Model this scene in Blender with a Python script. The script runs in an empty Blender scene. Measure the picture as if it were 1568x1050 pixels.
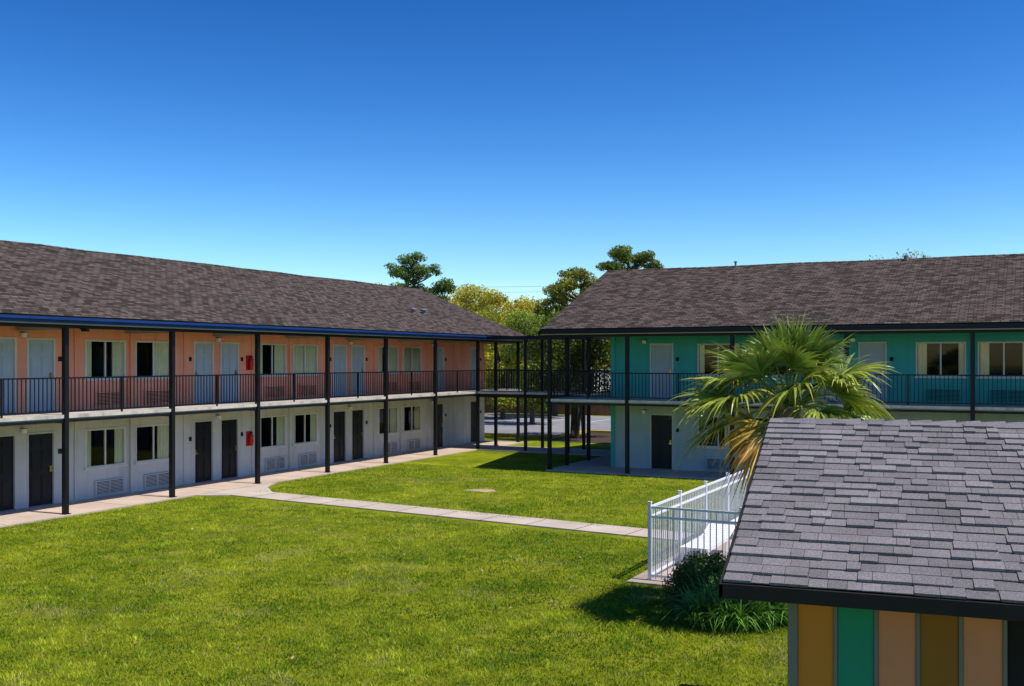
import bpy, math, random
import numpy as np
from mathutils import Vector, Matrix
random.seed(7); rng=np.random.default_rng(7)
D=bpy.data; C=bpy.context; scene=C.scene
def link(o): scene.collection.objects.link(o); return o
def empty(name,loc=(0,0,0),rz=0.0):
    e=D.objects.new(name,None); e.location=loc; e.rotation_euler=(0,0,rz); e.empty_display_size=.3; return link(e)

# ------------------------------------------------------------ materials
def mat(name,col,rough=.8,var=.15,scale=3.0,bump=0.0,bscale=60,spec=.3,stain=0.0,metal=0.0):
    m=D.materials.new(name); m.use_nodes=True; nt=m.node_tree; N=nt.nodes; L=nt.links
    b=N['Principled BSDF']; b.inputs['Roughness'].default_value=rough
    b.inputs['Specular IOR Level'].default_value=spec; b.inputs['Metallic'].default_value=metal
    tc=N.new('ShaderNodeTexCoord')
    n=N.new('ShaderNodeTexNoise'); n.inputs['Scale'].default_value=scale; n.inputs['Detail'].default_value=8; n.inputs['Roughness'].default_value=.65
    L.new(tc.outputs['Object'],n.inputs['Vector'])
    r=N.new('ShaderNodeMapRange'); r.inputs['From Min'].default_value=.3; r.inputs['From Max'].default_value=.7
    r.inputs['To Min'].default_value=1-var; r.inputs['To Max'].default_value=1+var
    L.new(n.outputs['Fac'],r.inputs['Value'])
    mx=N.new('ShaderNodeVectorMath'); mx.operation='SCALE'; mx.inputs[0].default_value=col[:3]
    L.new(r.outputs[0],mx.inputs['Scale'])
    out=mx.outputs[0]
    if stain>0:
        mp=N.new('ShaderNodeMapping'); mp.inputs['Scale'].default_value=(1.2,1.2,.12)
        L.new(tc.outputs['Object'],mp.inputs['Vector'])
        n3=N.new('ShaderNodeTexNoise'); n3.inputs['Scale'].default_value=3; n3.inputs['Detail'].default_value=6
        L.new(mp.outputs[0],n3.inputs['Vector'])
        r3=N.new('ShaderNodeMapRange'); r3.inputs['From Min'].default_value=.5; r3.inputs['From Max'].default_value=.72
        r3.inputs['To Min'].default_value=1; r3.inputs['To Max'].default_value=1-stain
        L.new(n3.outputs['Fac'],r3.inputs['Value'])
        m3=N.new('ShaderNodeVectorMath'); m3.operation='SCALE'; L.new(out,m3.inputs[0]); L.new(r3.outputs[0],m3.inputs['Scale']); out=m3.outputs[0]
    L.new(out,b.inputs['Base Color'])
    if bump>0:
        n2=N.new('ShaderNodeTexNoise'); n2.inputs['Scale'].default_value=bscale; n2.inputs['Detail'].default_value=4
        L.new(tc.outputs['Object'],n2.inputs['Vector'])
        bp=N.new('ShaderNodeBump'); bp.inputs['Strength'].default_value=bump; bp.inputs['Distance'].default_value=.02
        L.new(n2.outputs['Fac'],bp.inputs['Height']); L.new(bp.outputs[0],b.inputs['Normal'])
    return m
def attr_mat(name,rough=.7,trans=0.0,spec=.2,noise=0.0):
    m=D.materials.new(name); m.use_nodes=True; nt=m.node_tree; N=nt.nodes; L=nt.links
    b=N['Principled BSDF']; b.inputs['Roughness'].default_value=rough; b.inputs['Specular IOR Level'].default_value=spec
    a=N.new('ShaderNodeAttribute'); a.attribute_name='Col'; col=a.outputs['Color']
    if noise>0:
        tc=N.new('ShaderNodeTexCoord'); n=N.new('ShaderNodeTexNoise'); n.inputs['Scale'].default_value=90; n.inputs['Detail'].default_value=5
        L.new(tc.outputs['Object'],n.inputs['Vector'])
        r=N.new('ShaderNodeMapRange'); r.inputs['From Min'].default_value=.3; r.inputs['From Max'].default_value=.7
        r.inputs['To Min'].default_value=1-noise; r.inputs['To Max'].default_value=1+noise
        L.new(n.outputs['Fac'],r.inputs['Value'])
        s=N.new('ShaderNodeVectorMath'); s.operation='SCALE'; L.new(col,s.inputs[0]); L.new(r.outputs[0],s.inputs['Scale'])
        n5=N.new('ShaderNodeTexNoise'); n5.inputs['Scale'].default_value=1.3; n5.inputs['Detail'].default_value=6; n5.inputs['Roughness'].default_value=.7
        L.new(tc.outputs['Object'],n5.inputs['Vector'])
        r5=N.new('ShaderNodeMapRange'); r5.inputs['From Min'].default_value=.35; r5.inputs['From Max'].default_value=.65; r5.inputs['To Min'].default_value=.86; r5.inputs['To Max'].default_value=1.12
        L.new(n5.outputs['Fac'],r5.inputs['Value'])
        s5=N.new('ShaderNodeVectorMath'); s5.operation='SCALE'; L.new(s.outputs[0],s5.inputs[0]); L.new(r5.outputs[0],s5.inputs['Scale']); col=s5.outputs[0]
        bp=N.new('ShaderNodeBump'); bp.inputs['Strength'].default_value=.5; bp.inputs['Distance'].default_value=.01
        L.new(n.outputs['Fac'],bp.inputs['Height']); L.new(bp.outputs[0],b.inputs['Normal'])
    L.new(col,b.inputs['Base Color'])
    if trans>0:
        t=N.new('ShaderNodeBsdfTranslucent'); L.new(col,t.inputs['Color'])
        mx=N.new('ShaderNodeMixShader'); mx.inputs[0].default_value=trans
        L.new(b.outputs[0],mx.inputs[1]); L.new(t.outputs[0],mx.inputs[2]); L.new(mx.outputs[0],N['Material Output'].inputs['Surface'])
    return m
def glass_mat():
    m=D.materials.new('window_glass'); m.use_nodes=True; nt=m.node_tree; N=nt.nodes; L=nt.links; N.clear()
    o=N.new('ShaderNodeOutputMaterial'); t=N.new('ShaderNodeBsdfTransparent'); t.inputs[0].default_value=(.9,.92,.92,1)
    g=N.new('ShaderNodeBsdfGlossy'); g.inputs['Roughness'].default_value=.03
    f=N.new('ShaderNodeFresnel'); f.inputs[0].default_value=1.45
    mx=N.new('ShaderNodeMixShader'); L.new(f.outputs[0],mx.inputs[0]); L.new(t.outputs[0],mx.inputs[1]); L.new(g.outputs[0],mx.inputs[2]); L.new(mx.outputs[0],o.inputs[0])
    return m
def shingle_mat():
    m=D.materials.new('asphalt_shingles'); m.use_nodes=True; nt=m.node_tree; N=nt.nodes; L=nt.links
    b=N['Principled BSDF']; b.inputs['Roughness'].default_value=.95; b.inputs['Specular IOR Level'].default_value=.12
    uv=N.new('ShaderNodeUVMap'); uv.uv_map='UVMap'
    br=N.new('ShaderNodeTexBrick'); br.inputs['Scale'].default_value=1; br.inputs['Brick Width'].default_value=.26; br.inputs['Row Height'].default_value=.145
    br.inputs['Mortar Size'].default_value=.013; br.inputs['Mortar Smooth'].default_value=.3; br.offset=.37; br.inputs['Bias'].default_value=0
    br.inputs['Color1'].default_value=(.034,.026,.021,1); br.inputs['Color2'].default_value=(.125,.096,.080,1); br.inputs['Mortar'].default_value=(.016,.013,.011,1)
    L.new(uv.outputs[0],br.inputs['Vector'])
    mp=N.new('ShaderNodeMapping'); mp.inputs['Scale'].default_value=(1.0,3.2,1); L.new(uv.outputs[0],mp.inputs['Vector'])
    n=N.new('ShaderNodeTexNoise'); n.inputs['Scale'].default_value=1.9; n.inputs['Detail'].default_value=10; n.inputs['Roughness'].default_value=.9; L.new(mp.outputs[0],n.inputs['Vector'])
    r=N.new('ShaderNodeMapRange'); r.inputs['From Min'].default_value=.35; r.inputs['From Max'].default_value=.65; r.inputs['To Min'].default_value=.6; r.inputs['To Max'].default_value=1.45; L.new(n.outputs['Fac'],r.inputs['Value'])
    s=N.new('ShaderNodeVectorMath'); s.operation='SCALE'; L.new(br.outputs['Color'],s.inputs[0]); L.new(r.outputs[0],s.inputs['Scale']); L.new(s.outputs[0],b.inputs['Base Color'])
    bp=N.new('ShaderNodeBump'); bp.inputs['Strength'].default_value=.6; bp.inputs['Distance'].default_value=.02; L.new(br.outputs['Fac'],bp.inputs['Height']); bp.invert=True; L.new(bp.outputs[0],b.inputs['Normal'])
    return m
def ground_mat():
    m=D.materials.new('lawn_ground'); m.use_nodes=True; nt=m.node_tree; N=nt.nodes; L=nt.links
    b=N['Principled BSDF']; b.inputs['Roughness'].default_value=.95; b.inputs['Specular IOR Level'].default_value=.05
    tc=N.new('ShaderNodeTexCoord')
    def noise(sc,det,ro=.6):
        n=N.new('ShaderNodeTexNoise'); n.inputs['Scale'].default_value=sc; n.inputs['Detail'].default_value=det; n.inputs['Roughness'].default_value=ro
        L.new(tc.outputs['Object'],n.inputs['Vector']); return n.outputs['Fac']
    cr=N.new('ShaderNodeValToRGB'); e=cr.color_ramp.elements
    e[0].position=.36; e[0].color=(.115,.185,.007,1); e[1].position=.64; e[1].color=(.37,.41,.020,1)
    L.new(noise(.45,12,.8),cr.inputs[0])
    cr2=N.new('ShaderNodeValToRGB'); e=cr2.color_ramp.elements; e[0].position=.38; e[0].color=(.25,.31,.22,1); e[1].position=.6; e[1].color=(1.3,1.25,1.25,1)
    L.new(noise(6,12,.95),cr2.inputs[0])
    mx=N.new('ShaderNodeMix'); mx.data_type='RGBA'; mx.blend_type='MULTIPLY'; mx.inputs[0].default_value=1
    L.new(cr.outputs[0],mx.inputs[6]); L.new(cr2.outputs[0],mx.inputs[7])
    cr3=N.new('ShaderNodeValToRGB'); e=cr3.color_ramp.elements; e[0].position=.58; e[0].color=(0,0,0,1); e[1].position=.74; e[1].color=(.7,.7,.7,1)
    L.new(noise(.9,6,.7),cr3.inputs[0])
    m2=N.new('ShaderNodeMix'); m2.data_type='RGBA'; L.new(cr3.outputs[0],m2.inputs[0]); L.new(mx.outputs[2],m2.inputs[6]); m2.inputs[7].default_value=(.40,.35,.12,1)
    L.new(m2.outputs[2],b.inputs['Base Color'])
    bp=N.new('ShaderNodeBump'); bp.inputs['Strength'].default_value=.8; bp.inputs['Distance'].default_value=.06; L.new(noise(22,6,.8),bp.inputs['Height']); L.new(bp.outputs[0],b.inputs['Normal'])
    return m
M={}
M['black']=mat('black_painted_steel',(.008,.008,.009),.5,.2,5,spec=.3)
M['salmon']=mat('salmon_stucco',(.88,.34,.21),.85,.08,1.5,.25,80,stain=.12)
M['grey']=mat('pale_grey_stucco',(.54,.53,.51),.85,.08,1.5,.25,80,stain=.18)
M['grey2']=mat('cool_grey_stucco',(.38,.47,.48),.85,.08,1.5,.25,80,stain=.15)
M['teal']=mat('teal_stucco',(.055,.39,.35),.85,.08,1.5,.25,80,stain=.12)
M['blue']=mat('blue_fascia',(.008,.04,.17),.5,.15,2)
M['navy']=mat('navy_fascia',(.006,.010,.018),.5,.2,2)
M['door_grey']=mat('grey_door',(.40,.45,.49),.5,.06,2)
M['door_black']=mat('black_door',(.008,.010,.016),.4,.1,2)
M['white']=mat('white_painted_metal',(.80,.81,.82),.4,.04,3)
M['frame']=mat('window_frame',(.62,.60,.56),.5,.08,3)
M['conc']=mat('walkway_concrete',(.54,.42,.33),.9,.16,.9,.3,40,stain=.1)
M['slab']=mat('slab_edge_concrete',(.60,.53,.46),.9,.18,1.2,.2,40,stain=.35)
M['curtain']=mat('cream_curtain',(.95,.83,.53),.9,.05,3)
M['dark']=mat('dark_interior',(.015,.014,.013),.9,.2,3)
M['ceil']=mat('soffit_paint',(.34,.31,.28),.9,.08,2)
M['red']=mat('red_enamel',(.55,.015,.012),.35,.08,4)
M['brass']=mat('brass_handle',(.6,.42,.12),.3,.05,4,metal=1)
M['bark']=mat('tree_bark',(.085,.062,.045),.95,.35,6,.8,25)
M['pinebark']=mat('pine_bark',(.12,.075,.05),.95,.35,6,.8,25)
M['palmbark']=mat('palm_bark',(.26,.18,.11),.95,.4,9,.9,30)
M['petiole']=mat('palm_petiole',(.17,.24,.05),.6,.2,4)
M['asph']=mat('parking_asphalt',(.24,.235,.24),.95,.2,.5,.3,40)
M['wood']=mat('wood_fence_boards',(.20,.095,.05),.9,.3,2,.3,20)
M['yellow']=mat('yellow_kerb_paint',(.6,.42,.03),.7,.15,2)
M['glass']=glass_mat(); M['roof']=shingle_mat(); M['lawn']=ground_mat()
M['leaf']=attr_mat('foliage',.5,.3,.3); M['palmleaf']=attr_mat('palm_foliage',.38,.2,.5); M['grass']=attr_mat('grass_blades',.6,.4,.15); M['shing']=attr_mat('laminated_shingles',.95,0,.15,.38)
M['metal']=mat('galvanised_metal',(.22,.21,.20),.7,.1,4,metal=.1)
M['mulch']=mat('mulch_soil',(.06,.04,.025),.95,.4,4,.8,40)
M['dirt']=mat('bare_dirt',(.42,.33,.20),.95,.3,4,.8,40)
M['pooldeck']=mat('pool_deck_concrete',(.42,.34,.28),.9,.15,.9,.2,30)
M['water']=mat('pool_water',(.03,.25,.32),.05,.05,2)

# ------------------------------------------------------------ mesh builder
class MB:
    def __init__(s): s.v=[]; s.f=[]; s.m=[]; s.mats=[]; s.uv=[]
    def mi(s,k):
        if k not in s.mats: s.mats.append(k)
        return s.mats.index(k)
    def face(s,pts,k,uv=None):
        n=len(s.v); s.v+= [tuple(p) for p in pts]; s.f.append(tuple(range(n,n+len(pts)))); s.m.append(s.mi(k)); s.uv.append(uv or [(0,0)]*len(pts))
    def box(s,x0,x1,y0,y1,z0,z1,k):
        if x0>x1:x0,x1=x1,x0
        if y0>y1:y0,y1=y1,y0
        n=len(s.v); s.v+=[(x0,y0,z0),(x1,y0,z0),(x1,y1,z0),(x0,y1,z0),(x0,y0,z1),(x1,y0,z1),(x1,y1,z1),(x0,y1,z1)]
        for q in ((0,3,2,1),(4,5,6,7),(0,1,5,4),(1,2,6,5),(2,3,7,6),(3,0,4,7)):
            s.f.append(tuple(n+i for i in q)); s.m.append(s.mi(k)); s.uv.append([(0,0)]*4)
    def tube(s,pts,rad,k,n=8):
        pts=[Vector(p) for p in pts]; b=len(s.v)
        for i,p in enumerate(pts):
            d=(pts[min(i+1,len(pts)-1)]-pts[max(i-1,0)]).normalized()
            a=d.orthogonal().normalized() if abs(d.z)<.99 else Vector((1,0,0)); a=(a-d*a.dot(d)).normalized(); c=d.cross(a)
            for j in range(n):
                t=2*math.pi*j/n; s.v.append(tuple(p+(a*math.cos(t)+c*math.sin(t))*rad[i]))
        for i in range(len(pts)-1):
            for j in range(n):
                s.f.append((b+i*n+j,b+i*n+(j+1)%n,b+(i+1)*n+(j+1)%n,b+(i+1)*n+j)); s.m.append(s.mi(k)); s.uv.append([(0,0)]*4)
        s.f.append(tuple(b+j for j in reversed(range(n)))); s.m.append(s.mi(k)); s.uv.append([(0,0)]*n)
        e=b+(len(pts)-1)*n; s.f.append(tuple(e+j for j in range(n))); s.m.append(s.mi(k)); s.uv.append([(0,0)]*n)
    def out(s,name,parent=None,uv=False,bevel=0):
        me=D.meshes.new(name); me.from_pydata(s.v,[],s.f)
        for k in s.mats: me.materials.append(M[k])
        me.polygons.foreach_set('material_index',s.m)
        if uv:
            l=me.uv_layers.new(name='UVMap'); fl=[c for u in s.uv for p in u for c in p]; l.data.foreach_set('uv',fl)
        me.update(); o=link(D.objects.new(name,me))
        if parent: o.parent=parent
        if bevel:
            b=o.modifiers.new('b','BEVEL'); b.width=bevel; b.segments=2; b.limit_method='ANGLE'
        return o
def np_mesh(name,verts,k,cols,matname,parent=None):
    n=len(verts)//k; me=D.meshes.new(name)
    me.vertices.add(len(verts)); me.vertices.foreach_set('co',np.ascontiguousarray(verts,dtype=np.float32).ravel())
    me.loops.add(n*k); me.loops.foreach_set('vertex_index',np.arange(n*k,dtype=np.int32))
    me.polygons.add(n); me.polygons.foreach_set('loop_start',np.arange(0,n*k,k,dtype=np.int32)); me.polygons.foreach_set('loop_total',np.full(n,k,dtype=np.int32))
    me.update(calc_edges=True)
    a=me.color_attributes.new('Col','FLOAT_COLOR','POINT'); c=np.ones((len(verts),4),dtype=np.float32); c[:,:3]=cols; a.data.foreach_set('color',c.ravel())
    me.materials.append(M[matname]); o=link(D.objects.new(name,me))
    if parent: o.parent=parent
    return o

# ------------------------------------------------------------ key dimensions
H2=2.70; EV=5.10; CAMZ=4.16
XP=-22.98; XW=-24.9      # left building post line / wall
YP=35.0; YW=36.9         # right building post line / wall
SL=.40
bpy_ground=MB(); S=700
bpy_ground.face([(-S,-S,0),(S,-S,0),(S,S,0),(-S,S,0)],'lawn'); bpy_ground.out('ground')

def left(s,o,z): return (XW+o,s,z)
def right(s,o,z): return (s,YW-o,z)
def mbox(mb,mp,s0,s1,o0,o1,z0,z1,k):
    a=mp(s0,o0,z0); b=mp(s1,o1,z1); mb.box(a[0],b[0],a[1],b[1],z0,z1,k)

def wall_open(mb,mp,s0,s1,z0,z1,ops,k,th=.18):
    cuts=sorted(set([s0,s1]+[c for o in ops for c in o[:2] if s0<c<s1]))
    for a,b in zip(cuts[:-1],cuts[1:]):
        mid=(a+b)/2; zz=z0
        for o in sorted([o for o in ops if o[0]<mid<o[1]],key=lambda o:o[2]):
            if o[2]>zz: mbox(mb,mp,a,b,-th,0,zz,o[2],k)
            zz=o[3]
        if zz<z1: mbox(mb,mp,a,b,-th,0,zz,z1,k)

def door(mb,mp,s0,s1,z0,k,hside):
    z1=z0+2.03; f=.05
    fk='frame' if k=='door_grey' else 'grey'
    mbox(mb,mp,s0,s0+f,-.15,.015,z0,z1,fk); mbox(mb,mp,s1-f,s1,-.15,.015,z0,z1,fk)
    mbox(mb,mp,s0,s1,-.15,.018,z1,z1+f,fk)
    a=s0+f; b=s1-f; mbox(mb,mp,a,b,-.10,-.05,z0+.01,z1,k)
    w=(b-a)
    for (p,q) in ((.13,.46),(.54,.87)):
        for (u,v) in ((.12,.85),(1.0,1.55),(1.66,1.92)):
            mbox(mb,mp,a+w*p,a+w*q,-.05,-.040,z0+u,z0+v,k)
            mbox(mb,mp,a+w*p+.035,a+w*q-.035,-.04,-.030,z0+u+.035,z0+v-.035,k)
    h=a+.07 if hside<0 else b-.07
    mbox(mb,mp,h-.03,h+.03,-.05,-.025,z0+.93,z0+1.10,'brass'); mbox(mb,mp,h-.06,h+.06,-.02,.01,z0+.97,z0+1.0,'brass')
    mbox(mb,mp,a,b,-.15,.03,z0-.005,z0+.02,'metal')
def window(mb,mp,s0,s1,z0,z1,cur):
    f=.05; fr='frame'
    mbox(mb,mp,s0,s1,-.12,.025,z0,z0+f,fr); mbox(mb,mp,s0,s1,-.12,.02,z1-f,z1,fr)
    mbox(mb,mp,s0,s0+f,-.12,.02,z0+f,z1-f,fr); mbox(mb,mp,s1-f,s1,-.12,.02,z0+f,z1-f,fr)
    c=(s0+s1)/2; mbox(mb,mp,c-.025,c+.025,-.05,.0,z0+f,z1-f,fr)
    mbox(mb,mp,s0-.04,s1+.04,0,.05,z0-.05,z0,fr)
    a=mp(s0+f,-.03,z0+f); b=mp(s1-f,-.03,z1-f)
    mb.face([(a[0],a[1],a[2]),(b[0],b[1],a[2]),(b[0],b[1],b[2]),(a[0],a[1],b[2])],'glass')
    for (p,q) in cur:
        A=s0+(s1-s0)*p; B=s0+(s1-s0)*q; n=max(6,int((B-A)/.025)); pv=None
        for i in range(n+1):
            s=A+(B-A)*i/n; o=-.075+.022*math.sin(i*1.25+random.random()*.5)
            P=(mp(s,o,z0+.03),mp(s,o,z1-.03))
            if pv: mb.face([pv[0],P[0],P[1],pv[1]],'curtain')
            pv=P
def ac(mb,mp,c,z0,k):
    s0,s1=c-.53,c+.53; mbox(mb,mp,s0,s1,0,.05,z0,z0+.42,k)
    mbox(mb,mp,s0,s1,.05,.09,z0,z0+.03,k); mbox(mb,mp,s0,s1,.05,.09,z0+.39,z0+.42,k)
    mbox(mb,mp,s0,s0+.03,.05,.09,z0+.03,z0+.39,k); mbox(mb,mp,s1-.03,s1,.05,.09,z0+.03,z0+.39,k); mbox(mb,mp,c-.012,c+.012,.05,.088,z0+.03,z0+.39,k)
    mbox(mb,mp,s0+.03,s1-.03,.05,.053,z0+.03,z0+.39,'dark')
    for i in range(8):
        z=z0+.05+i*.042; mbox(mb,mp,s0+.03,s1-.03,.06,.085,z,z+.02,k)
def walllight(mb,mp,s,z):
    mbox(mb,mp,s-.05,s+.05,0,.03,z,z+.12,'metal'); mbox(mb,mp,s-.06,s+.06,.03,.14,z-.03,z+.09,'white'); mbox(mb,mp,s-.07,s+.07,.02,.15,z+.09,z+.105,'black')
def rail(mb,p0,p1,z0,k='black',h=1.0,sp=.125,t=.02):
    (x0,y0),(x1,y1)=p0,p1; L=math.hypot(x1-x0,y1-y0); ax=abs(x1-x0)>abs(y1-y0)
    def bx(a,b,w,za,zb):
        X0=x0+(x1-x0)*a/L; X1=x0+(x1-x0)*b/L; Y0=y0+(y1-y0)*a/L; Y1=y0+(y1-y0)*b/L
        if ax: mb.box(X0,X1,y0-w/2,y0+w/2,za,zb,k)
        else: mb.box(x0-w/2,x0+w/2,Y0,Y1,za,zb,k)
    bx(0,L,.05,z0+h-.04,z0+h); bx(0,L,.035,z0+.08,z0+.11)
    n=int(L/sp)
    for i in range(1,n):
        a=L*i/n; bx(a-t/2,a+t/2,t,z0+.11,z0+h-.04)

def roof(name,parent,along0,along1,e0,ridge,e1,mp3,ze=5.3):
    mb=MB(); n=int((along1-along0)/1.9); dz=[random.uniform(-.018,.018) for _ in range(n+1)]; dr=[random.uniform(-.02,.02) for _ in range(n+1)]
    zr=ze+SL*abs(ridge-e0); ns=5
    for side,(ea) in enumerate((e0,e1)):
        Ls=math.hypot(ridge-ea,zr-ze)
        for i in range(n):
            sa=along0+(along1-along0)*i/n; sb=along0+(along1-along0)*(i+1)/n
            for j in range(ns):
                ta,tb=j/ns,(j+1)/ns
                def P(s,t,ii):
                    z=ze+(zr-ze)*t+dz[ii]*(1-t)*0.5+dr[ii]*t; return mp3(s,ea+(ridge-ea)*t,z)
                off=0 if side==0 else 7.3
                q=[P(sa,ta,i),P(sb,ta,i+1),P(sb,tb,i+1),P(sa,tb,i)]; u=[(sa+off,ta*Ls),(sb+off,ta*Ls),(sb+off,tb*Ls),(sa+off,tb*Ls)]
                mb.face(q,'roof',u)
    o=mb.out(name,parent,uv=True)
    sol=o.modifiers.new('thick','SOLIDIFY'); sol.thickness=.05; sol.offset=0
    mc=MB(); 
    for i in range(n*6):
        s=along0+(along1-along0)*(i+.5)/(n*6); k=min(n,int(i/6)); z=zr+dr[k]*(1-(i%6)/6)+dr[min(n,k+1)]*(i%6)/6+.035
        L=(along1-along0)/(n*6)*.52
        a=[mp3(s-L,ridge-.14,z-.055),mp3(s+L,ridge-.14,z-.05),mp3(s+L,ridge,z+.008),mp3(s-L,ridge,z)]
        b=[mp3(s-L,ridge,z),mp3(s+L,ridge,z+.008),mp3(s+L,ridge+.14,z-.05),mp3(s-L,ridge+.14,z-.055)]
        uu=[(s,.05),(s+.2,.05),(s+.2,.12),(s,.12)]
        mc.face(a,'roof',uu); mc.face(b,'roof',uu)
    mc.out('ridge_cap',parent,uv=True)
    return zr

def gable(mb,mp3,s0,s1,e0,e1,ridge,zb,zr,k):
    A=[mp3(s0,e0,zb),mp3(s0,e1,zb),mp3(s0,ridge,zr)]; B=[mp3(s1,e0,zb),mp3(s1,e1,zb),mp3(s1,ridge,zr)]
    mb.face(A,k); mb.face(B[::-1],k); mb.face([A[0],B[0],B[2],A[2]],k); mb.face([A[1],B[1],B[2],A[2]],k)

# ============================================================ BUILDINGS
CUR_L=[[(0.03,.2),(.62,.97)],[(.05,.28),(.36,.97)],[(.5,.97)],[(.03,.97)],[(.03,.2),(.7,.97)],[(.03,.25),(.66,.97)]]
CUR_R=[[(.04,.2),(.8,.96)],[(.04,.16),(.84,.96)],[(.04,.22),(.85,.96)]]
CUR_G=[[(.04,.14),(.7,.97)],[(.74,.97)],[(.04,.2),(.76,.97)],[(.64,.97)]]
def build(parent,mp,s0,s1,upper,lower,doors,wins,dn,fas,walkmin,walkmax,depth,curU,strips=()):
    for lvl,(z0,z1,wc,dc) in enumerate(((.05,2.52,lower,'door_black'),(H2,EV,upper,'door_grey'))):
        w=MB(); ops=[]
        for d in doors: ops.append((d[0],d[1],z0,z0+2.08))
        for a,b in wins: ops.append((a,b,z0+.9,z0+2.06))
        wall_open(w,mp,s0,s1,z0,z1,ops,wc)
        w.out('wall_upper' if lvl else 'wall_lower',parent)
        t=MB()
        for d in doors: door(t,mp,d[0],d[1],z0,dc,d[2])
        t.out('doors_upper' if lvl else 'doors_lower',parent)
        t=MB()
        for i,(a,b) in enumerate(wins): window(t,mp,a,b,z0+.9,z0+2.06,random.choice(curU if lvl else CUR_G))
        t.out('windows_upper' if lvl else 'windows_lower',parent)
        t=MB()
        for a,b in wins: ac(t,mp,(a+b)/2+.1,z0+.08,upper if lvl else lower)
        for i in range(0,len(wins)-1):
            if wins[i+1][0]-wins[i][1]<.6:
                c=(wins[i+1][0]+wins[i][1])/2; mbox(t,mp,c-.05,c+.05,.0,.08,z0,z1,upper if lvl else lower)
        for c in strips: mbox(t,mp,c-.035,c+.035,.0,.05,z0,z1,upper if lvl else lower)
        t.out('ac_grilles_upper' if lvl else 'ac_grilles_lower',parent)
        t=MB()
        for d in doors:
            c=d[1]+.16 if d[2]>0 else d[0]-.16
            mbox(t,mp,c-.06,c+.06,0,.012,z0+1.42,z0+1.56,'dark')
        for c in dn: walllight(t,mp,c,z0+2.12)
        t.out('lights_upper' if lvl else 'lights_lower',parent)
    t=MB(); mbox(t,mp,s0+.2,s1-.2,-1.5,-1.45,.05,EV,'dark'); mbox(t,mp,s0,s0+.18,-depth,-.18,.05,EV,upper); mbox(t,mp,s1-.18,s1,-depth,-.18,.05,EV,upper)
    mbox(t,mp,s0,s1,-depth-.18,-depth,.05,EV,lower); t.out('inner_walls',parent)
    t=MB(); mbox(t,mp,walkmin,walkmax,-.0,1.95,H2-.09,H2,'slab'); mbox(t,mp,walkmin,walkmax,.01,1.90,H2-.13,H2-.092,'ceil'); mbox(t,mp,walkmin,walkmax,1.80,1.93,H2-.20,H2-.132,'black')
    mbox(t,mp,s0,s1,-depth,-.001,H2-.18,H2-.004,'slab'); t.out('upper_walkway',parent)
    t=MB(); mbox(t,mp,walkmin,walkmax,-.1,2.08,-.1,.05,'conc')
    n=int((walkmax-walkmin)/1.9)
    t.out('ground_walkway',parent,bevel=.01)
    t=MB()
    for i in range(1,n): 
        s=walkmin+(walkmax-walkmin)*i/n; mbox(t,mp,s-.008,s+.008,0,2.07,.0505,.0525,'mulch')
    t.out('walkway_joints',parent)
    t=MB(); mbox(t,mp,walkmin-.1,walkmax+.1,-.2,2.2,EV,EV+.03,'ceil'); mbox(t,mp,walkmin-.1,walkmax+.1,2.2,2.235,EV+.03,EV+.17,fas)
    mbox(t,mp,walkmin-.1,walkmax+.1,1.86,1.98,EV-.09,EV-.001,'black'); 
    mbox(t,mp,walkmin-.1,walkmax+.1,2.24,2.33,EV+.11,EV+.18,fas); t.out('eave_fascia_soffit',parent)

LB=empty('motel_building')
doors=[];wins=[];dn=[];st=[]
for k in range(-2,3):
    P=18.0+7.6*k
    doors+=[(P,P+.92,-1),(P+1.25,P+2.17,1)]; wins+=[(P+3.2,P+4.72),(P+5.1,P+6.62)]; dn.append(P+1.09); st+=[P+2.85,P+7.15]
doors+=[(40.95,41.87,1),(44.4,45.32,1)]; dn.append(40.75)
build(LB,left,1.5,45.9,'salmon','grey',doors,wins,dn,'blue',1.5,46.2,9.1,CUR_L,st)
def lm(s,d,z): return (d,s,z)
zr=roof('shingle_roof',LB,1.2,46.35,-22.58,-22.58-6.56,-22.58-13.12,lm)
t=MB(); gable(t,lm,45.75,45.9,-24.9,-33.4,-29.14,EV,7.75,'salmon'); gable(t,lm,1.5,1.65,-24.9,-33.4,-29.14,EV,7.75,'salmon')
for (a,b) in ((46.30,46.36),(1.16,1.22)):
    for e in (-22.5,-35.8):
        r=-29.14; z0=5.22; z1=5.22+SL*6.6
        A=[(e,a,z0-.1),(r,a,z1-.1),(r,a,z1+.03),(e,a,z0+.03)]; B=[(x,b,z) for x,_,z in A]
        t.face(A,'blue'); t.face(B[::-1],'blue'); t.face([A[0],B[0],B[1],A[1]],'blue'); t.face([A[3],B[3],B[2],A[2]],'blue')
t.out('gable_ends',LB)
t=MB(); ps=[18.94+3.795*i for i in range(-4,7)]+[43.5,45.9]
for y in ps:
    t.box(XP-.06,XP+.065,y-.065,y+.065,.05,EV,'black'); t.box(XP-.1,XP+.1,y-.1,y+.1,.05,.07,'black')
    t.box(XW+.001,XP-.06,y-.04,y+.04,H2-.23,H2-.135,'black'); t.box(XW+.001,XP-.06,y-.04,y+.04,EV-.13,EV-.002,'ceil')
t.out('posts',LB)
t=MB()
for a,b in zip(ps[:-1],ps[1:]):
    if abs(a-41.71)<.05: continue
    rail(t,(XP,a+.06),(XP,b-.06),H2)
    m=(a+b)/2; t.box(XP-.021,XP+.021,m-.021,m+.021,H2,H2+.985,'black')
rail(t,(XW,46.1),(XP,46.1),H2); t.out('railing',LB)
t=MB()
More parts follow.
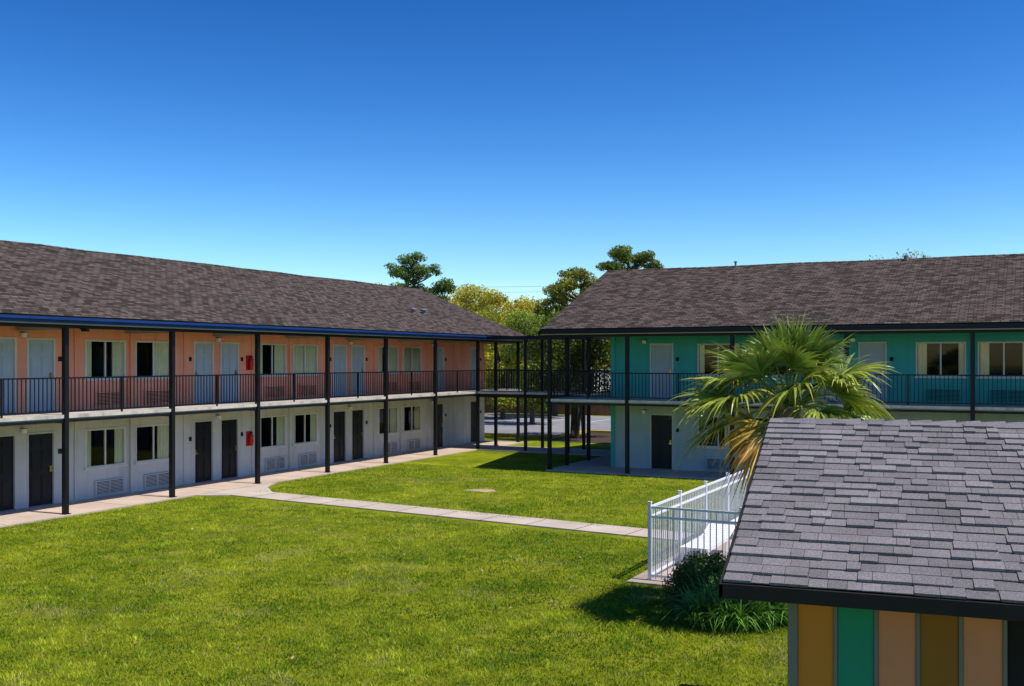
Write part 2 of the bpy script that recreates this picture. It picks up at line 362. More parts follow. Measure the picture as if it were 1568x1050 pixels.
for (y,d) in ((39.3,2.4),(40.2,2.4)):
    x=-22.58-d; z=5.3+SL*d; t.tube([(x,y,z-.05),(x,y,z+.2)],[.09,.09],'metal',10); t.tube([(x,y,z+.18),(x,y,z+.22),(x,y,z+.27)],[.15,.15,.03],'metal',10)
t.out('roof_vents',LB)
t=MB(); t.box(XP+.05,XP+.25,19.4,19.5,EV-.17,EV-.08,'black'); t.box(XP-.02,XP+.05,19.42,19.48,EV-.12,EV,'black'); t.out('security_camera',LB)
for nm,z in (('fire_extinguisher',1.12),('fire_extinguisher',H2+1.12)):
    e=empty(nm); t=MB(); x=XW; y=28.3
    t.box(x+.001,x+.02,y-.16,y+.16,z-.02,z+.5,'red'); t.tube([(x+.1,y,z),(x+.1,y,z+.32),(x+.1,y,z+.38),(x+.1,y,z+.41)],[.075,.075,.045,.025],'red',14)
    t.tube([(x+.1,y,z+.41),(x+.1,y,z+.46)],[.03,.03],'black',8); t.box(x+.05,x+.17,y-.015,y+.015,z+.45,z+.48,'black'); t.tube([(x+.1,y+.02,z+.43),(x+.12,y+.09,z+.36),(x+.12,y+.095,z+.12)],[.012,.012,.015],'black',6)
    t.out('cylinder_and_bracket',e)

RB=empty('motel_building')
doors=[(-12.9,-11.98,1)];wins=[];dn=[-13.1]
for k in range(0,4):
    P=-12.9+7.55*k
    if k: doors.append((P,P+.92,1))
    wins+=[(P+1.85,P+3.4),(P+3.75,P+5.3)]; doors.append((P+6.3,P+7.22,-1)); dn.append(P+7.39)
build(RB,right,-14.4,17,'teal','grey2',doors,wins,dn,'navy',-16.3,17,9.4,CUR_R)
def rm(s,d,z): return (s,d,z)
zr2=roof('shingle_roof',RB,-16.42,17.3,34.68,41.4,48.12,rm)
t=MB(); gable(t,rm,-14.4,-14.25,36.9,45.9,41.4,EV,7.85,'teal'); gable(t,rm,16.85,17,36.9,45.9,41.4,EV,7.85,'teal')
for (a,b) in ((-16.46,-16.40),(17.28,17.34)):
    for e in (34.6,48.2):
        r=41.4; z0=5.22; z1=5.22+SL*6.8
        A=[(a,e,z0-.1),(a,r,z1-.1),(a,r,z1+.03),(a,e,z0+.03)]; B=[(b,y,z) for _,y,z in A]
        t.face(A,'navy'); t.face(B[::-1],'navy'); t.face([A[0],B[0],B[1],A[1]],'navy'); t.face([A[3],B[3],B[2],A[2]],'navy')
t.box(-16.3,-14.5,37.12,46.6,EV+.001,EV+.04,'ceil'); t.box(-16.3,-14.42,36.92,46.2,H2-.09,H2,'slab'); t.box(-16.28,-14.45,36.95,46.1,H2-.2,H2-.092,'black')
t.box(-16.35,-14.3,36.92,46.2,-.1,.048,'conc')
t.box(-14.46,-14.3,YW-.06,YW+.12,.05,EV-.02,'teal')
t.out('gable_end_and_side_walkway',RB)
t=MB(); px=[-16.2,-13.1,-9.25,-5.45,-1.66,2.13,5.92,9.7,13.5,16.9]
for x in px: t.box(x-.065,x+.065,YP-.06,YP+.065,.05,EV,'black'); t.box(x-.1,x+.1,YP-.1,YP+.1,.05,.07,'black')
for y in (36.6,38.8,41.7,43.5,46.1): t.box(-16.26,-16.14,y-.065,y+.065,.05,EV,'black')
t.out('posts',RB)
t=MB()
for a,b in zip(px[:-1],px[1:]):
    rail(t,(a+.06,YP),(b-.06,YP),H2); m=(a+b)/2; t.box(m-.021,m+.021,YP-.021,YP+.021,H2,H2+.985,'black')
for a,b in ((35.06,36.55),(36.66,38.75),(38.86,41.6),(43.6,46.05)): rail(t,(-16.2,a),(-16.2,b),H2)
t.out('railing',RB)
t=MB()
t.tube([(-10.75,41.2,7.9),(-10.75,41.2,8.15)],[.04,.04],'metal',8); t.tube([(-10.75,41.2,8.12),(-10.75,41.2,8.17)],[.07,.07],'metal',8)
t.tube([(-4.25,41.2,7.9),(-4.25,41.2,8.1),(-4.25,41.2,8.14)],[.09,.09,.03],'metal',10); t.out('roof_vents',RB)

# ============================================================ BRIDGE
BR=empty('walkway_bridge'); t=MB()
t.box(XP+.04,-16.31,41.64,43.56,H2-.1,H2-.003,'slab'); t.box(XP+.06,-16.32,41.7,43.5,H2-.26,H2-.102,'black')
t.box(-22.4,-16.5,41.5,43.7,EV+.003,EV+.15,'navy')
t.box(XP+.1,-16.36,41.3,43.8,-.1,.045,'conc')
for x in (-20.5,-18.4):
    for y in (41.7,43.5): t.box(x-.06,x+.06,y-.06,y+.06,.045,EV,'black')
for y in (41.7,43.5): rail(t,(XP+.1,y),(-16.26,y),H2)
t.out('deck_posts_rails',BR)

# ============================================================ PATH, paving
def quadsheet(name,pts,z,k,th=None):
    t=MB(); top=[(x,y,z) for x,y in pts]; bot=[(x,y,-.05) for x,y in pts]; t.face(top,k)
    for i in range(len(pts)): j=(i+1)%len(pts); t.face([bot[i],bot[j],top[j],top[i]],k)
    return t.out(name)
M['path']=mat('path_concrete',(.52,.44,.36),.9,.18,.9,.3,40,stain=.08)
quadsheet('concrete_path',[(-22.8,23.5),(-21.9,24.05),(-15,23.42),(-6.5,22.58),(-6.5,23.66),(-15,24.5),(-21.2,25.18),(-22.2,26.1),(-22.8,27.3)],.03,'path')
t=MB()
for i in range(11):
    x=-21.0+i*1.38; yc=24.02-(x+22.5)*.0985*1.0+.6; 
    t.face([(x,yc-.52-.0,.0345),(x+.02,yc-.52,.0345),(x+.12,yc+.5,.0345),(x+.10,yc+.5,.0345)],'mulch')
t.out('path_joints')
quadsheet('pool_deck',[(-6.75,18.0),(8,18.0),(8,30),(-6.75,30)],.035,'pooldeck')
quadsheet('pool_water',[(-1.5,20),(6,20),(6,27),(-1.5,27)],.05,'water')
quadsheet('parking_lot',[(-80,49.8),(-22.9,49.8),(-22.9,54.5),(40,54.5),(40,70.5),(-80,70.5)],.012,'asph')
t=MB(); t.box(-80,-22.9,49.6,49.8,0,.13,'yellow'); t.box(-22.9,-22.7,49.6,54.5,0,.13,'yellow'); t.box(-22.7,40,54.3,54.5,0,.13,'yellow')
t.out('kerb')
t=MB()
for i in range(30): x=-60+i*2.8; t.box(x,x+.1,62,67,.013,.017,'white')
t.out('parking_lines')
quadsheet('mulch_bed',[(-22.6,47.5),(-14,47.5),(-14,54.2),(-22.6,54.2)],.008,'mulch')
def blob(name,cx,cy,r,z,k,seed):
    rr=random.Random(seed); t=MB(); n=26; ph=[rr.uniform(0,6.28) for _ in range(3)]
    P=[]
    for i in range(n):
        a=2*math.pi*i/n; q=r*(1+.2*math.sin(2*a+ph[0])+.12*math.sin(3*a+ph[1])+.08*math.sin(7*a+ph[2])); P.append((cx+q*math.cos(a),cy+q*math.sin(a)))
    for i in range(n):
        a=P[i]; b=P[(i+1)%n]; t.face([(cx,cy,z+.012),(a[0],a[1],z),(b[0],b[1],z)],k)
    return t.out(name)
blob('bare_dirt_patch',-15.6,28.6,.42,.012,'dirt',3)
t=MB(); x=-75
while x<30:
    w=.14; h=1.8+random.uniform(-.03,.03); t.box(x,x+w,71,71.03,0.02,h,'wood'); x+=.152
for z in (.4,1.4): t.box(-75,30,71.03,71.08,z,z+.09,'wood')
t.out('wooden_fence')
WH=empty('white_house'); t=MB(); t.box(-47,-34,80,88,0,3,'white'); t.out('walls',WH); t=MB()
for i in range(5): t.box(-45.8+i*2.5,-44.6+i*2.5,79.96,79.99,1,2.2,'door_black'); t.box(-45.9+i*2.5,-44.5+i*2.5,79.93,79.96,2.2,2.3,'frame')
t.out('windows',WH); t=MB()
t.face([(-47.5,79.5,2.95),(-33.5,79.5,2.95),(-33.5,84,4.4),(-47.5,84,4.4)],'metal'); t.face([(-47.5,88.5,2.95),(-33.5,88.5,2.95),(-33.5,84,4.4),(-47.5,84,4.4)],'metal')
for x in (-47,-34): t.face([(x,80,3),(x,88,3),(x,84,4.3)],'white')
t.out('roof',WH)

# ============================================================ WHITE POOL FENCE
t=MB(); fx=-6.4; fy=18.3; FH=1.42
def pf(p0,p1,skip0=False):
    (x0,y0),(x1,y1)=p0,p1; L=math.hypot(x1-x0,y1-y0); ax=abs(x1-x0)>abs(y1-y0)
    n=round(L/1.83)
    for i in range(1 if skip0 else 0,n+1):
        x=x0+(x1-x0)*i/n; y=y0+(y1-y0)*i/n; t.box(x-.03,x+.03,y-.03,y+.03,.03,FH+.06,'white'); t.box(x-.037,x+.037,y-.037,y+.037,FH+.06,FH+.085,'white')
    for z in (.1,FH-.22,FH-.04):
        if ax: t.box(x0,x1,y0-.018,y0+.018,z,z+.04,'white')
        else: t.box(x0-.0185,x0+.0185,y0+.02,y1-.02,z+.001,z+.041,'white')
    m=int(L/.115)
    for i in range(1,m):
        x=x0+(x1-x0)*i/m; y=y0+(y1-y0)*i/m; t.box(x-.009,x+.009,y-.009,y+.009,.06,FH,'white')
pf((fx,fy),(fx,29.3)); pf((fx,fy),(7.5,fy),True); pf((fx,29.3),(7.5,29.3),True); t.out('white_pool_fence')
def lounge(x,y,rz):
    e=empty('pool_lounge_chair',(x,y,.035),rz); t=MB()
    for s in (-.27,.27): t.box(-.95,.55,s-.02,s+.02,.33,.375,'white')
    for lx in (-.85,.45):
        for s in (-.27,.27): t.tube([(lx,s,0),(lx,s,.33)],[.022,.022],'white',8)
    for i in range(13): u=-.93+i*.115; t.box(u,u+.1,-.29,.29,.377,.392,'white')
    for i in range(6):
        u=.57+i*.1; z=.39+i*.03; A=[(u,-.29,z),(u+.09,-.29,z+.026),(u+.09,.29,z+.026),(u,.29,z)]; t.face(A,'white')
    for s in (-.28,.28): t.tube([(.55,s,.37),(1.17,s,.56)],[.02,.02],'white',8); t.tube([(.98,s,.5),(1.02,s,0)],[.018,.018],'white',8)
    t.out('frame_and_slats',e)
lounge(-5.99,20.7,math.radians(90)); lounge(-5.95,24.2,math.radians(90))

# ============================================================ SHED (foreground)
KS=.86
def c2w(X,Z): return (.8914*X-.4531*Z,.4531*X+.8914*Z,0)
SHO=c2w(1.63*KS,7.9*KS)
SH=empty('pool_shed',SHO,math.radians(7.1))
ridY=3.56*KS; eZ=CAMZ-1.76*KS; rZ=CAMZ-.696*KS; W=7.0
sl=math.hypot(ridY,rZ-eZ); ux=ridY/sl; uz=(rZ-eZ)/sl
V=[];Cc=[]
def addbox8(c):
    for q in ((0,3,2,1),(4,5,6,7),(0,1,5,4),(1,2,6,5),(2,3,7,6),(3,0,4,7)):
        for i in q: V.append(c[i])
rows=24; ex=sl/rows
for side in (0,1):
    for r in range(rows):
        x=-random.random()*.2; rowj=random.uniform(-.004,.004)
        while x<W:
            w=random.choice((.09,.12,.15,.19,.24)); x1=min(W,x+w); x0=max(0,x)
            if x1-x0>.01:
                hi=random.random()<.5
                thick=.019 if hi else .007; b=(.16+random.random()**1.3*.06)*(1.03 if hi else .92)
                col=(b*1.03,b*.96,b*.97)
                e0=r*ex-.002+rowj-(.0 if hi else -.006); e1=r*ex+ex*1.15; g=.0015
                def P(xx,e,up):
                    y=e*ux-up*uz; z=eZ+.035+e*uz+up*ux
                    if side: y=2*ridY-y
                    return (xx,y,z)
                lo=.008; j1=random.uniform(-.003,.003)
                c=[P(x0+g,e0,lo),P(x1-g,e0+j1,lo),P(x1-g,e1,-.004),P(x0+g,e1,-.004),P(x0+g,e0,lo+thick),P(x1-g,e0+j1,lo+thick),P(x1-g,e1,thick*.5),P(x0+g,e1,thick*.5)]
                addbox8(c); Cc+= [col]*24
            x=x1
np_mesh('shingles',np.array(V),4,np.array(Cc),'shing',SH)
V=[];Cc=[]; x=0
while x<W:
    x1=x+.2; b=random.uniform(.16,.21)
    for s in (-1,1):
        V+=[(x,ridY+s*.13,rZ+.0),(x1+.01,ridY+s*.13,rZ+.012),(x1+.01,ridY,rZ+.062),(x,ridY,rZ+.047)]; Cc+=[(b,b*.95,b)]*4
    x=x1
np_mesh('ridge_cap',np.array(V),4,np.array(Cc),'shing',SH)
M['panel_gold']=mat('gold_panel',(.56,.20,.02),.6,.06,2); M['panel_teal']=mat('teal_panel',(.005,.24,.14),.6,.06,2); M['panel_peach']=mat('peach_panel',(.62,.23,.11),.6,.06,2); M['panel_brown']=mat('ochre_panel',(.28,.11,.01),.6,.06,2)
M['batten']=mat('grey_batten',(.17,.17,.15),.7,.08,3)
t=MB()
for s in (0,1):
    f=lambda y: (2*ridY-y) if s else y
    t.face([(0.01,f(0),eZ+.02),(W,f(0),eZ+.02),(W,f(ridY),rZ+.02),(0.01,f(ridY),rZ+.02)],'dark')
    t.face([(0.01,f(0.02),eZ-.05),(W,f(0.02),eZ-.05),(W,f(ridY),rZ-.05),(0.01,f(ridY),rZ-.05)],'dark')
    t.box(-.0,W,f(-.03),f(0.0),eZ-.06,eZ+.035,'dark')
    A=[(-.025,f(-.02),eZ-.06),(-.025,f(ridY),rZ-.06),(-.025,f(ridY),rZ+.03),(-.025,f(-.02),eZ+.03)]; B=[(0.0,y,z) for _,y,z in A]
    t.face(A,'dark'); t.face(B,'dark'); t.face([A[0],B[0],B[1],A[1]],'dark'); t.face([A[3],B[3],B[2],A[2]],'dark')
t.out('roof_deck_fascia',SH)
t=MB(); x=.45*KS; y=.4*KS; zt=eZ+.02
t.box(x,x+.065,y-.02,y+.1,0,zt,'batten'); x+=.065
for i,k in enumerate(('panel_gold','panel_teal','panel_peach','panel_brown','panel_peach')):
    t.box(x,x+.232,y,y+.05,0,zt,k); x+=.232
    t.box(x,x+.026,y-.012,y+.045,0,zt,'batten'); x+=.026
yb=2*ridY-.4
t.box(x,W-.45,y+.01,y+.06,0,zt,'dark')
t.box(.39,.44,y+.1,yb,0,zt,'batten'); t.box(W-.5,W-.45,.5,yb,0,zt,'batten'); t.box(.44,W-.5,yb-.05,yb,0,zt,'batten')
t.face([(.41,.35,eZ+.02),(.41,yb,eZ+.02),(.41,ridY,rZ-.06)],'batten')
t.out('panelled_walls',SH,bevel=.004)

# ============================================================ FOLIAGE
def leafcloud(centers,radii,n,size,aspect,base,var):
    k=len(centers); R_=np.array(radii); vol=np.prod(R_,axis=1)**.8; idx=rng.choice(k,n,p=vol/vol.sum()); c=np.array(centers)[idx]; r=R_[idx]
    d=rng.normal(size=(n,3)); d/=np.linalg.norm(d,axis=1)[:,None]; rad=(rng.random(n)**.45)[:,None]
    p=c+d*rad*r
    a=rng.normal(size=(n,3)); a/=np.linalg.norm(a,axis=1)[:,None]
    b=np.cross(a,rng.normal(size=(n,3))); b/=np.linalg.norm(b,axis=1)[:,None]
    s=size*(.6+.8*rng.random(n))[:,None]; a=a*s*.5; b=b*s*.5*aspect
    v=np.stack([p-a,p+b,p+a,p-b],1).reshape(-1,3)
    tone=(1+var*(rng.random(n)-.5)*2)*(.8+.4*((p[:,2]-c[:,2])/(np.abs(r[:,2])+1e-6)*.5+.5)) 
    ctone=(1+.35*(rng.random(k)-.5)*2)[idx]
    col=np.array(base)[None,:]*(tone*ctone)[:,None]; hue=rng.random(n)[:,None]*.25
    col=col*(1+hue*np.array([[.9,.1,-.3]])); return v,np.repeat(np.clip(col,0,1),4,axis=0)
def broadleaf(name,base,h,cr,color,n,size=.22,low=.3,seed=0,trunks=1,nc=26,cs0=.22,cs1=.42):
    random.seed(seed); e=empty(name,base); mb=MB(); cs=[];rs=[]
    for tr in range(trunks):
        ox=random.uniform(-.5,.5)*(trunks>1); oy=random.uniform(-.5,.5)*(trunks>1)
        lx=random.uniform(-1,1)*.35*cr*(trunks>1); ly=random.uniform(-1,1)*.35*cr*(trunks>1)
        fk=(ox+lx*.5,oy+ly*.5,h*.38); mb.tube([(ox,oy,-.1),(ox+lx*.15,oy+ly*.2,h*.15),fk],[.025*h/(trunks**.3),.02*h/(trunks**.3),.016*h/(trunks**.3)],'bark')
        for i in range(8 if trunks==1 else 4):
            a=random.uniform(0,6.28); rr=cr*random.uniform(.25,.85); z=h*random.uniform(.5,.92)
            tip=(lx+rr*math.cos(a)*(1.1-.5*z/h),ly+rr*math.sin(a)*(1.1-.5*z/h),z)
            mid=tuple((fk[j]+tip[j])/2+(0,0,.06*h)[j] for j in range(3)); mb.tube([fk,mid,tip],[.012*h,.007*h,.002*h],'bark',6)
            cs.append(tip); rs.append((cr*random.uniform(cs0,cs1),)*2+(cr*random.uniform(.16,.3),))
    for i in range(nc):
        a=random.uniform(0,6.28); z=h*random.uniform(low,.93); rr=cr*math.sqrt(max(.05,1-((z/h-.6)/.48)**2))*random.uniform(.2,.9)
        cs.append((rr*math.cos(a),rr*math.sin(a),z)); rs.append((cr*random.uniform(cs0,cs1),)*2+(cr*random.uniform(.14,.3),))
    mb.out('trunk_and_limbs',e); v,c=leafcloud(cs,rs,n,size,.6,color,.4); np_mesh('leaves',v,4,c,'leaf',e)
def pine(name,base,h,lobes,n,seed=0,color=(.11,.19,.04)):
    random.seed(seed); e=empty(name,base); mb=MB(); mb.tube([(0,0,-.1),(.1,.1,h*.5),(.0,.1,h*.97)],[.26,.19,.04],'pinebark'); cs=[];rs=[]
    for (ax,z,w) in lobes:
        for i in range(9):
            a=random.uniform(0,6.28); rr=w*.5*random.uniform(.1,.95); t=(ax*.89+rr*math.cos(a),ax*.45+rr*math.sin(a),z+random.uniform(-.45,.45))
            mb.tube([(0,.1,min(h*.93,z-.9)),(t[0]*.5,t[1]*.5,z-.5),t],[.05,.035,.015],'pinebark',5)
            cs.append(t); q=random.uniform(.4,.75); rs.append((q,q,q*.6))
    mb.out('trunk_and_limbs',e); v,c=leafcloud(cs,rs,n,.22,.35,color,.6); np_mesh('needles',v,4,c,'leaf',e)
def cam2w(px,Z): X=(px-784)/1568*Z; return (.8914*X-.4531*Z, .4531*X+.8914*Z,0)
def ztop(py,Z): return CAMZ+(551-py)/1568*Z
pine('pine_tree',cam2w(632,80),ztop(390,80),[(-.2,11.9,2.2),(-1.2,11.0,2.0),(.9,10.9,2.4),(2.5,9.9,1.8),(-.6,10.0,2.6),(-.9,9.2,2.6),(1.5,9.2,3.0),(.2,8.4,4)],14000,1)
pine('pine_tree',cam2w(888,72),ztop(413,72),[(0,10.1,2.6),(-1.1,9.2,2.4),(1.0,9.2,2.4),(-1.8,8.2,2.4),(0,8.2,3.4),(-2.4,7.2,2.2),(.0,7.0,4)],15000,2,(.24,.28,.04))
pine('pine_tree',cam2w(962,80),ztop(381,80),[(-.3,12.4,2.0),(1.2,11.9,2.2),(-1.5,11.4,1.8),(0,10.9,3.2),(2.1,11.1,1.2),(0,9.8,4)],13000,3,(.15,.22,.04))
yel=(.40,.40,.035); grn=(.22,.31,.035)
broadleaf('oak_tree',cam2w(727,78),ztop(432,78),2.9,yel,18000,.17,seed=11,nc=34)
broadleaf('oak_tree',cam2w(700,84),ztop(448,84),2.8,(.44,.38,.03),14000,.17,seed=31,nc=34)
broadleaf('oak_tree',cam2w(785,82),ztop(450,82),3.2,(.42,.38,.035),18000,.17,seed=12,nc=38)
broadleaf('oak_tree',cam2w(815,66),ztop(470,66),2.6,grn,15000,.16,seed=13,low=.15,nc=34)
broadleaf('oak_tree',cam2w(770,72),ztop(470,72),3.0,(.32,.36,.035),16000,.17,seed=33,low=.15,nc=36)
broadleaf('oak_tree',cam2w(850,76),ztop(446,76),2.6,(.30,.36,.035),15000,.17,seed=14,low=.15,nc=34)
broadleaf('oak_tree',cam2w(822,88),ztop(453,88),3.6,(.28,.34,.035),20000,.18,seed=44,low=.15,nc=46)
broadleaf('oak_tree',cam2w(905,84),ztop(425,84),2.8,(.46,.36,.035),13000,.18,seed=15,nc=34)
broadleaf('oak_tree',cam2w(655,88),ztop(446,88),4.0,yel,12000,.2,seed=16,nc=34)
broadleaf('oak_tree',cam2w(578,95),ztop(427,95),3.2,(.40,.36,.03),9000,.2,seed=17)
broadleaf('oak_tree',cam2w(1370,80),ztop(384,80),4.6,(.34,.32,.05),8000,.16,seed=18,nc=34)
broadleaf('shade_tree',cam2w(888,54.5),7.2,3.4,(.12,.18,.02),22000,.15,low=.34,seed=21,trunks=5,nc=34,cs0=.16,cs1=.3)
cs=[];rs=[]
random.seed(77)
for i in range(420):
    x=random.uniform(-150,90); y=random.uniform(98,112); z=random.uniform(.8,8.3)
    cs.append((x,y,z)); q=random.uniform(1.2,2.4); rs.append((q*1.3,q,q))
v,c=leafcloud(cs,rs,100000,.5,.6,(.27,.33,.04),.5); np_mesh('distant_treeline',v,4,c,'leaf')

# -------- palm
random.seed(5)
pb=Vector((-4.0,16.55,0)); ph=Vector((-3.50,16.75,3.42))
PE=empty('sabal_palm',pb); mb=MB()
pts=[Vector((0,0,-.1)),Vector((.0,0,.8)),Vector((.06,.03,1.6)),Vector((.22,.08,2.4)),ph-pb]
mb.tube(pts,[.22,.17,.15,.17,.2],'palmbark',14)
def along(t):
    f=t*(len(pts)-1); i=min(int(f),len(pts)-2); return pts[i].lerp(pts[i+1],f-i)
for i in range(130):
    t=.12+.88*i/130; p=along(t); a=i*2.4; d=Vector((math.cos(a),math.sin(a),0)); r=.15+(.03 if t>.6 else 0)
    q=p+d*r; s=Vector((-d.y,d.x,0)); up=Vector((0,0,1)); L=.1+.18*max(0,t-.5)
    A=[q-s*.06,q+s*.06,q+s*.03+d*.09+up*L,q-s*.03+d*.09+up*L]; mb.face(A,'palmbark'); 
mb.out('trunk',PE)
V=[];K=[]
def fan(hub,d,L,col,droop,nseg=36,roll=0):
    side=d.cross(Vector((0,0,1))); 
    if side.length<.1: side=Vector((1,0,0))
    side.normalize(); nrm=side.cross(d).normalized()
    R=Matrix.Rotation(roll,3,d); side=R@side; nrm=R@nrm
    for k in range(nseg):
        u=(k/(nseg-1)-.5)*2; ang=u*math.radians(105); 
        dr=(d*math.cos(ang)+side*math.sin(ang)).normalized()
        l=L*(1-.30*abs(u)**1.5)*random.uniform(.85,1.1)
        fold=nrm*(.32*abs(u)*L)
        wv=dr.cross(nrm).normalized(); pr=[]; n=6; ww=[.006,.021,.023,.016,.008,.001]
        tw=random.uniform(-.8,.8); wv=(wv*math.cos(tw)+nrm*math.sin(tw)).normalized()
        cc=random.uniform(.5,1.45); dq=droop*random.uniform(.5,1.6)
        for j in range(n):
            f=j/(n-1); p=hub+dr*l*f+fold*f*(1-.3*f)+Vector((0,0,-1))*dq*l*f**3
            w=ww[j]*L/.8*1.2; pr.append((p-wv*w,p+wv*w))
        for j in range(n-1):
            V.extend([pr[j][0],pr[j][1],pr[j+1][1],pr[j+1][0]]); 
            tip=1+.30*j
            c=(col[0]*cc*tip,col[1]*cc*(1+.11*j),col[2]*cc); K.extend([c]*4)
crown=pts[-1]; mb=MB(); nl=42
for i in range(nl):
    f=i/(nl-1); el=math.radians(84-108*f**.9+random.uniform(-8,8)); az=i*2.39996+random.uniform(-.25,.25)
    if f>.90: el=math.radians(random.uniform(-62,-38))
    d=Vector((math.cos(az)*math.cos(el),math.sin(az)*math.cos(el),math.sin(el)))
    sz=.66+.34*min(1,f/.45)
    pl=random.uniform(.78,1.14)*sz*(.6 if f>.90 else 1); hub=crown+d*pl+Vector((0,0,-.10*f))
    mb.tube([crown+d*.05,crown+d*pl*.5+Vector((0,0,.03)),hub],[.025,.016,.012],'petiole',5)
    d2=(d+Vector((0,0,-.22*f-.03))).normalized()
    if f>.93: col=(.42,.27,.10)
    elif f>.84: col=(.29,.27,.05)
    elif f>.45: col=(.16,.26,.036)
    else: col=(.12,.225,.036)
    fan(hub,d2,random.uniform(.82,1.0)*(.82+.18*sz),col,.15+.3*f,roll=random.uniform(-.7,.7))
mb.out('petioles',PE)
v=np.array([tuple(p) for p in V]); np_mesh('fan_leaves',v,4,np.clip(np.array(K),0,.8),'palmleaf',PE)

# -------- strap-leaf plants & shrub
def straps(name,centers,n,L,w,col,seed):
    r=random.Random(seed); V=[];K=[]
    for (cx,cy,cr) in centers:
        for i in range(n):
            a=r.uniform(0,6.28); rr=cr*math.sqrt(r.random()); bx=cx+rr*math.cos(a); by=cy+rr*math.sin(a)
            az=r.uniform(0,6.28); l=L*r.uniform(.6,1.1); lean=r.uniform(.3,1.1); d=Vector((math.cos(az),math.sin(az),0)); s=Vector((-d.y,d.x,0)); pr=[]
            for j in range(5):
                f=j/4; th=lean*f*1.6; p=Vector((bx,by,0))+d*l*f*math.sin(.25+th*.55)+Vector((0,0,1))*l*f*math.cos(min(1.5,.1+th*.8)); ww=w*(1-f**2)*.5+.001
                pr.append((p-s*ww,p+s*ww))
            cc=r.uniform(.4,1.5)
            for j in range(4): V.extend([pr[j][0],pr[j][1],pr[j+1][1],pr[j+1][0]]); K.extend([tuple(x*cc for x in col)]*4)
    return np_mesh(name,np.array([tuple(p) for p in V]),4,np.array(K),'leaf')
def gw(px,py): 
    Z=CAMZ*1568/(py-551); p=cam2w(px,Z); return p[0],p[1]
cl=[]
for (px_,py_,r_) in ((1085,955,.28),(1125,962,.3),(1160,957,.3),(1195,950,.3),(1100,938,.3),(1145,940,.3),(1182,930,.3),(1215,938,.3)):
    x,y=gw(px_,py_); cl.append((x,y,r_))
straps('lily_plants',cl,360,.74,.034,(.13,.30,.035),3)
cl=[]
for (px_,py_,r_) in ((1045,925,.25),(1072,918,.28),(1060,908,.25),(1095,908,.3)):
    x,y=gw(px_,py_); cl.append((x,y,r_))
e=empty('low_shrub'); cs=[(x,y,.28) for x,y,_ in cl]+[(x+.1,y+.15,.45) for x,y,_ in cl]; rs=[(.36,.36,.28)]*len(cs)
v,c=leafcloud(cs,rs,9000,.06,.5,(.07,.14,.02),.5); np_mesh('leaves',v,4,c,'leaf',e)
mb=MB(); 
for x,y,_ in cl: 
    for i in range(4): mb.tube([(x,y,0),(x+random.uniform(-.2,.2),y+random.uniform(-.2,.2),.4)],[.012,.005],'bark',5)
mb.out('stems',e)

# -------- grass
def vnoise(x,y,sc,seed):
    g=np.random.default_rng(seed).random((256,256)); X=x*sc+500; Y=y*sc+500; xi=np.floor(X).astype(int); yi=np.floor(Y).astype(int); fx_=X-xi; fy_=Y-yi
    fx_=fx_*fx_*(3-2*fx_); fy_=fy_*fy_*(3-2*fy_); a=g[xi%256,yi%256]; b=g[(xi+1)%256,yi%256]; c=g[xi%256,(yi+1)%256]; d=g[(xi+1)%256,(yi+1)%256]
    return (a*(1-fx_)+b*fx_)*(1-fy_)+(c*(1-fx_)+d*fx_)*fy_
N=1300000
gx=rng.uniform(-22.75,6,N); gy=rng.uniform(3,34.7,N); dist=np.hypot(gx,gy)
keep=rng.random(N)<np.clip((14/np.maximum(dist,1))**1.3,0,1)
Zc=-.4531*gx+.8914*gy; keep&=Zc>9
pathc=24.5-(gx+22.5)*.0985-.3
keep&=~((gy>pathc-.48)&(gy<pathc+.66)&(gx<-6.4))
keep&=~((gx<-21.9)&(gy>23.6)&(gy<27.0))
keep&=~((gx>-6.75)&(gy>18.0)&(gy<30))
sx=(gx-SHO[0])*math.cos(.124)+(gy-SHO[1])*math.sin(.124); sy=-(gx-SHO[0])*math.sin(.124)+(gy-SHO[1])*math.cos(.124)
keep&=~((sx>.3)&(sy>.3)&(sy<5.9))
keep&=~(np.hypot(gx+15.6,gy-28.6)<.4)
gx=gx[keep];gy=gy[keep]
f1=vnoise(gx,gy,.35,1)*.3+vnoise(gx,gy,1.1,2)*.3+vnoise(gx,gy,3.1,3)*.4
f2=vnoise(gx,gy,2.6,4)*.4+vnoise(gx,gy,6.5,5)*.6
bare=vnoise(gx,gy,.7,6)*.6+vnoise(gx,gy,2.3,7)*.4
for (cx,cy,r_,s_) in ((-17.3,15.3,.35,.4),(-16.4,16.3,.28,.35),(-8.0,11.7,.4,.4),(-14.1,16.9,.25,.3),(-4.2,15.1,1.2,.25),(-11,19.5,.25,.3),(-18.5,20.5,.3,.3)):
    bare=bare+s_*np.exp(-((gx-cx)**2+(gy-cy)**2)/r_**2)
kk=rng.random(len(gx))<np.clip(1.1-2.2*np.clip(.5-f2,0,1)-2.0*np.clip(bare-.72,0,1),.12,1)
gx=gx[kk];gy=gy[kk];f1=f1[kk];f2=f2[kk];bare=bare[kk]; n=len(gx)
h=rng.uniform(.02,.06,n)*(.3+1.4*f2); az=rng.uniform(0,2*np.pi,n); w=rng.uniform(.005,.011,n); la=rng.uniform(0,2*np.pi,n); ll=h*rng.uniform(.1,1.1,n)
b=np.stack([gx,gy,np.zeros(n)],1); s=np.stack([np.cos(az)*w,np.sin(az)*w,np.zeros(n)],1); tp=b+np.stack([np.cos(la)*ll,np.sin(la)*ll,h],1)
v=np.stack([b-s,b+s,tp],1).reshape(-1,3)
t_=np.clip((f1-.5)*2.9+.40+rng.normal(0,.28,n),0,1)[:,None]
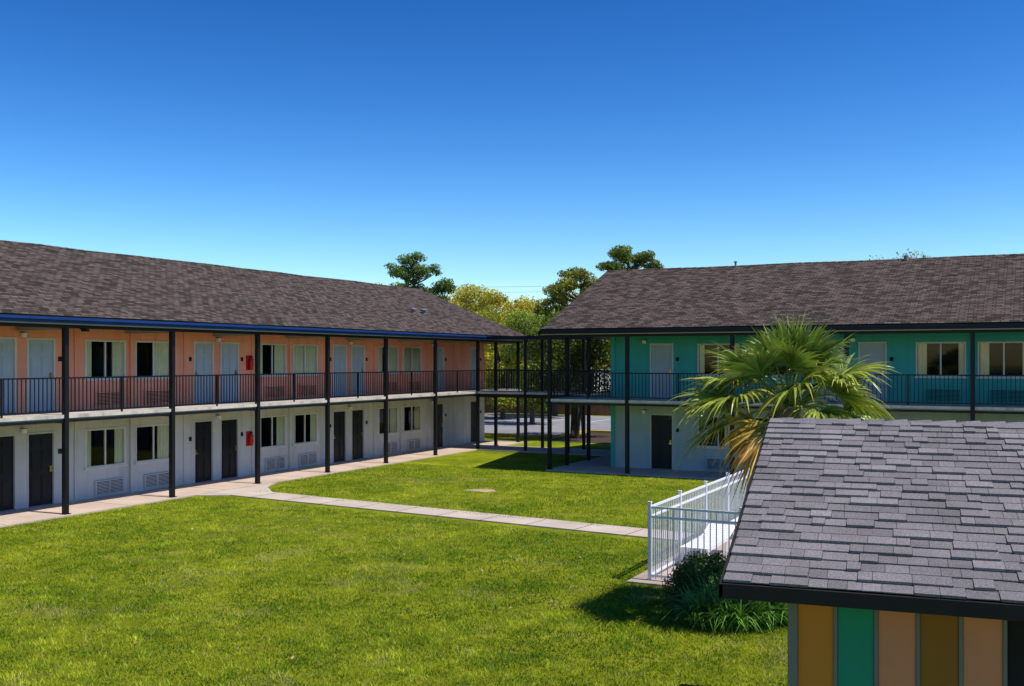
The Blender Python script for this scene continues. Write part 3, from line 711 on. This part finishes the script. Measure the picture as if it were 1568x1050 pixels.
col=(1-t_)*np.array([[.105,.20,.009]])+t_*np.array([[.50,.54,.036]])
col*=(.2+1.5*f2)[:,None]
dry=rng.random(n)<np.clip(.04+2.5*np.clip(bare-.66,0,1),0,.85); col[dry]=(.50,.41,.18)
np_mesh('lawn_grass',v,3,np.repeat(np.clip(col,0,.85),3,axis=0),'grass')
m_=110; lx=rng.uniform(-21,-4,m_); ly=rng.uniform(9,22,m_)
cs=np.stack([lx,ly,np.full(m_,.04)],1); v,c=leafcloud(cs,np.full((m_,3),.02),m_,.055,.6,(.45,.36,.2),.3); np_mesh('fallen_leaves',v,4,c,'leaf')

# -------- power lines
t=MB()
for dz in (0,.6):
    P=[]
    for i in range(13):
        f=i/12; a=Vector(cam2w(500,120)); b_=Vector(cam2w(1150,110)); p=a.lerp(b_,f); p.z=12.4+dz-1.2*4*f*(1-f)*.5; P.append(p)
    t.tube(P,[.015]*13,'black',4)
t.out('power_lines')

# ============================================================ LIGHT / SKY / CAMERA
el=math.radians(62); sd=Vector((math.cos(el)*math.cos(math.radians(3)),math.cos(el)*math.sin(math.radians(3)),math.sin(el)))
w=D.worlds.new('World'); scene.world=w; w.use_nodes=True; nt=w.node_tree; N_=nt.nodes; bg=N_['Background']
sk=N_.new('ShaderNodeTexSky'); sk.sky_type='NISHITA'; sk.sun_disc=False; sk.sun_elevation=el; sk.sun_rotation=math.atan2(sd.x,sd.y); sk.air_density=1.0; sk.dust_density=.3; sk.ozone_density=2.6; sk.altitude=0
sc_=N_.new('ShaderNodeVectorMath'); sc_.operation='SCALE'; sc_.inputs['Scale'].default_value=.6
gm=N_.new('ShaderNodeGamma'); gm.inputs['Gamma'].default_value=1.95
hs=N_.new('ShaderNodeHueSaturation'); hs.inputs['Saturation'].default_value=1.10; hs.inputs['Hue'].default_value=.50
nt.links.new(sk.outputs[0],sc_.inputs[0]); nt.links.new(sc_.outputs[0],gm.inputs['Color']); nt.links.new(gm.outputs[0],hs.inputs['Color']); nt.links.new(hs.outputs[0],bg.inputs['Color']); bg.inputs['Strength'].default_value=.086
ld=D.lights.new('sun','SUN'); ld.energy=5; ld.angle=math.radians(.5); ld.color=(1,.94,.85); lo=link(D.objects.new('sun',ld)); lo.rotation_euler=sd.to_track_quat('Z','Y').to_euler(); lo.location=(20,0,40)
cd=D.cameras.new('camera'); cd.sensor_width=36; cd.lens=36; cd.shift_y=26/1568; cd.clip_end=2000; cd.clip_start=.1
co=link(D.objects.new('camera',cd)); co.location=(0,0,CAMZ); co.rotation_euler=(math.radians(90),0,math.radians(26.94)); scene.camera=co
scene.view_settings.view_transform='Standard'; scene.view_settings.look='None'; scene.view_settings.exposure=0
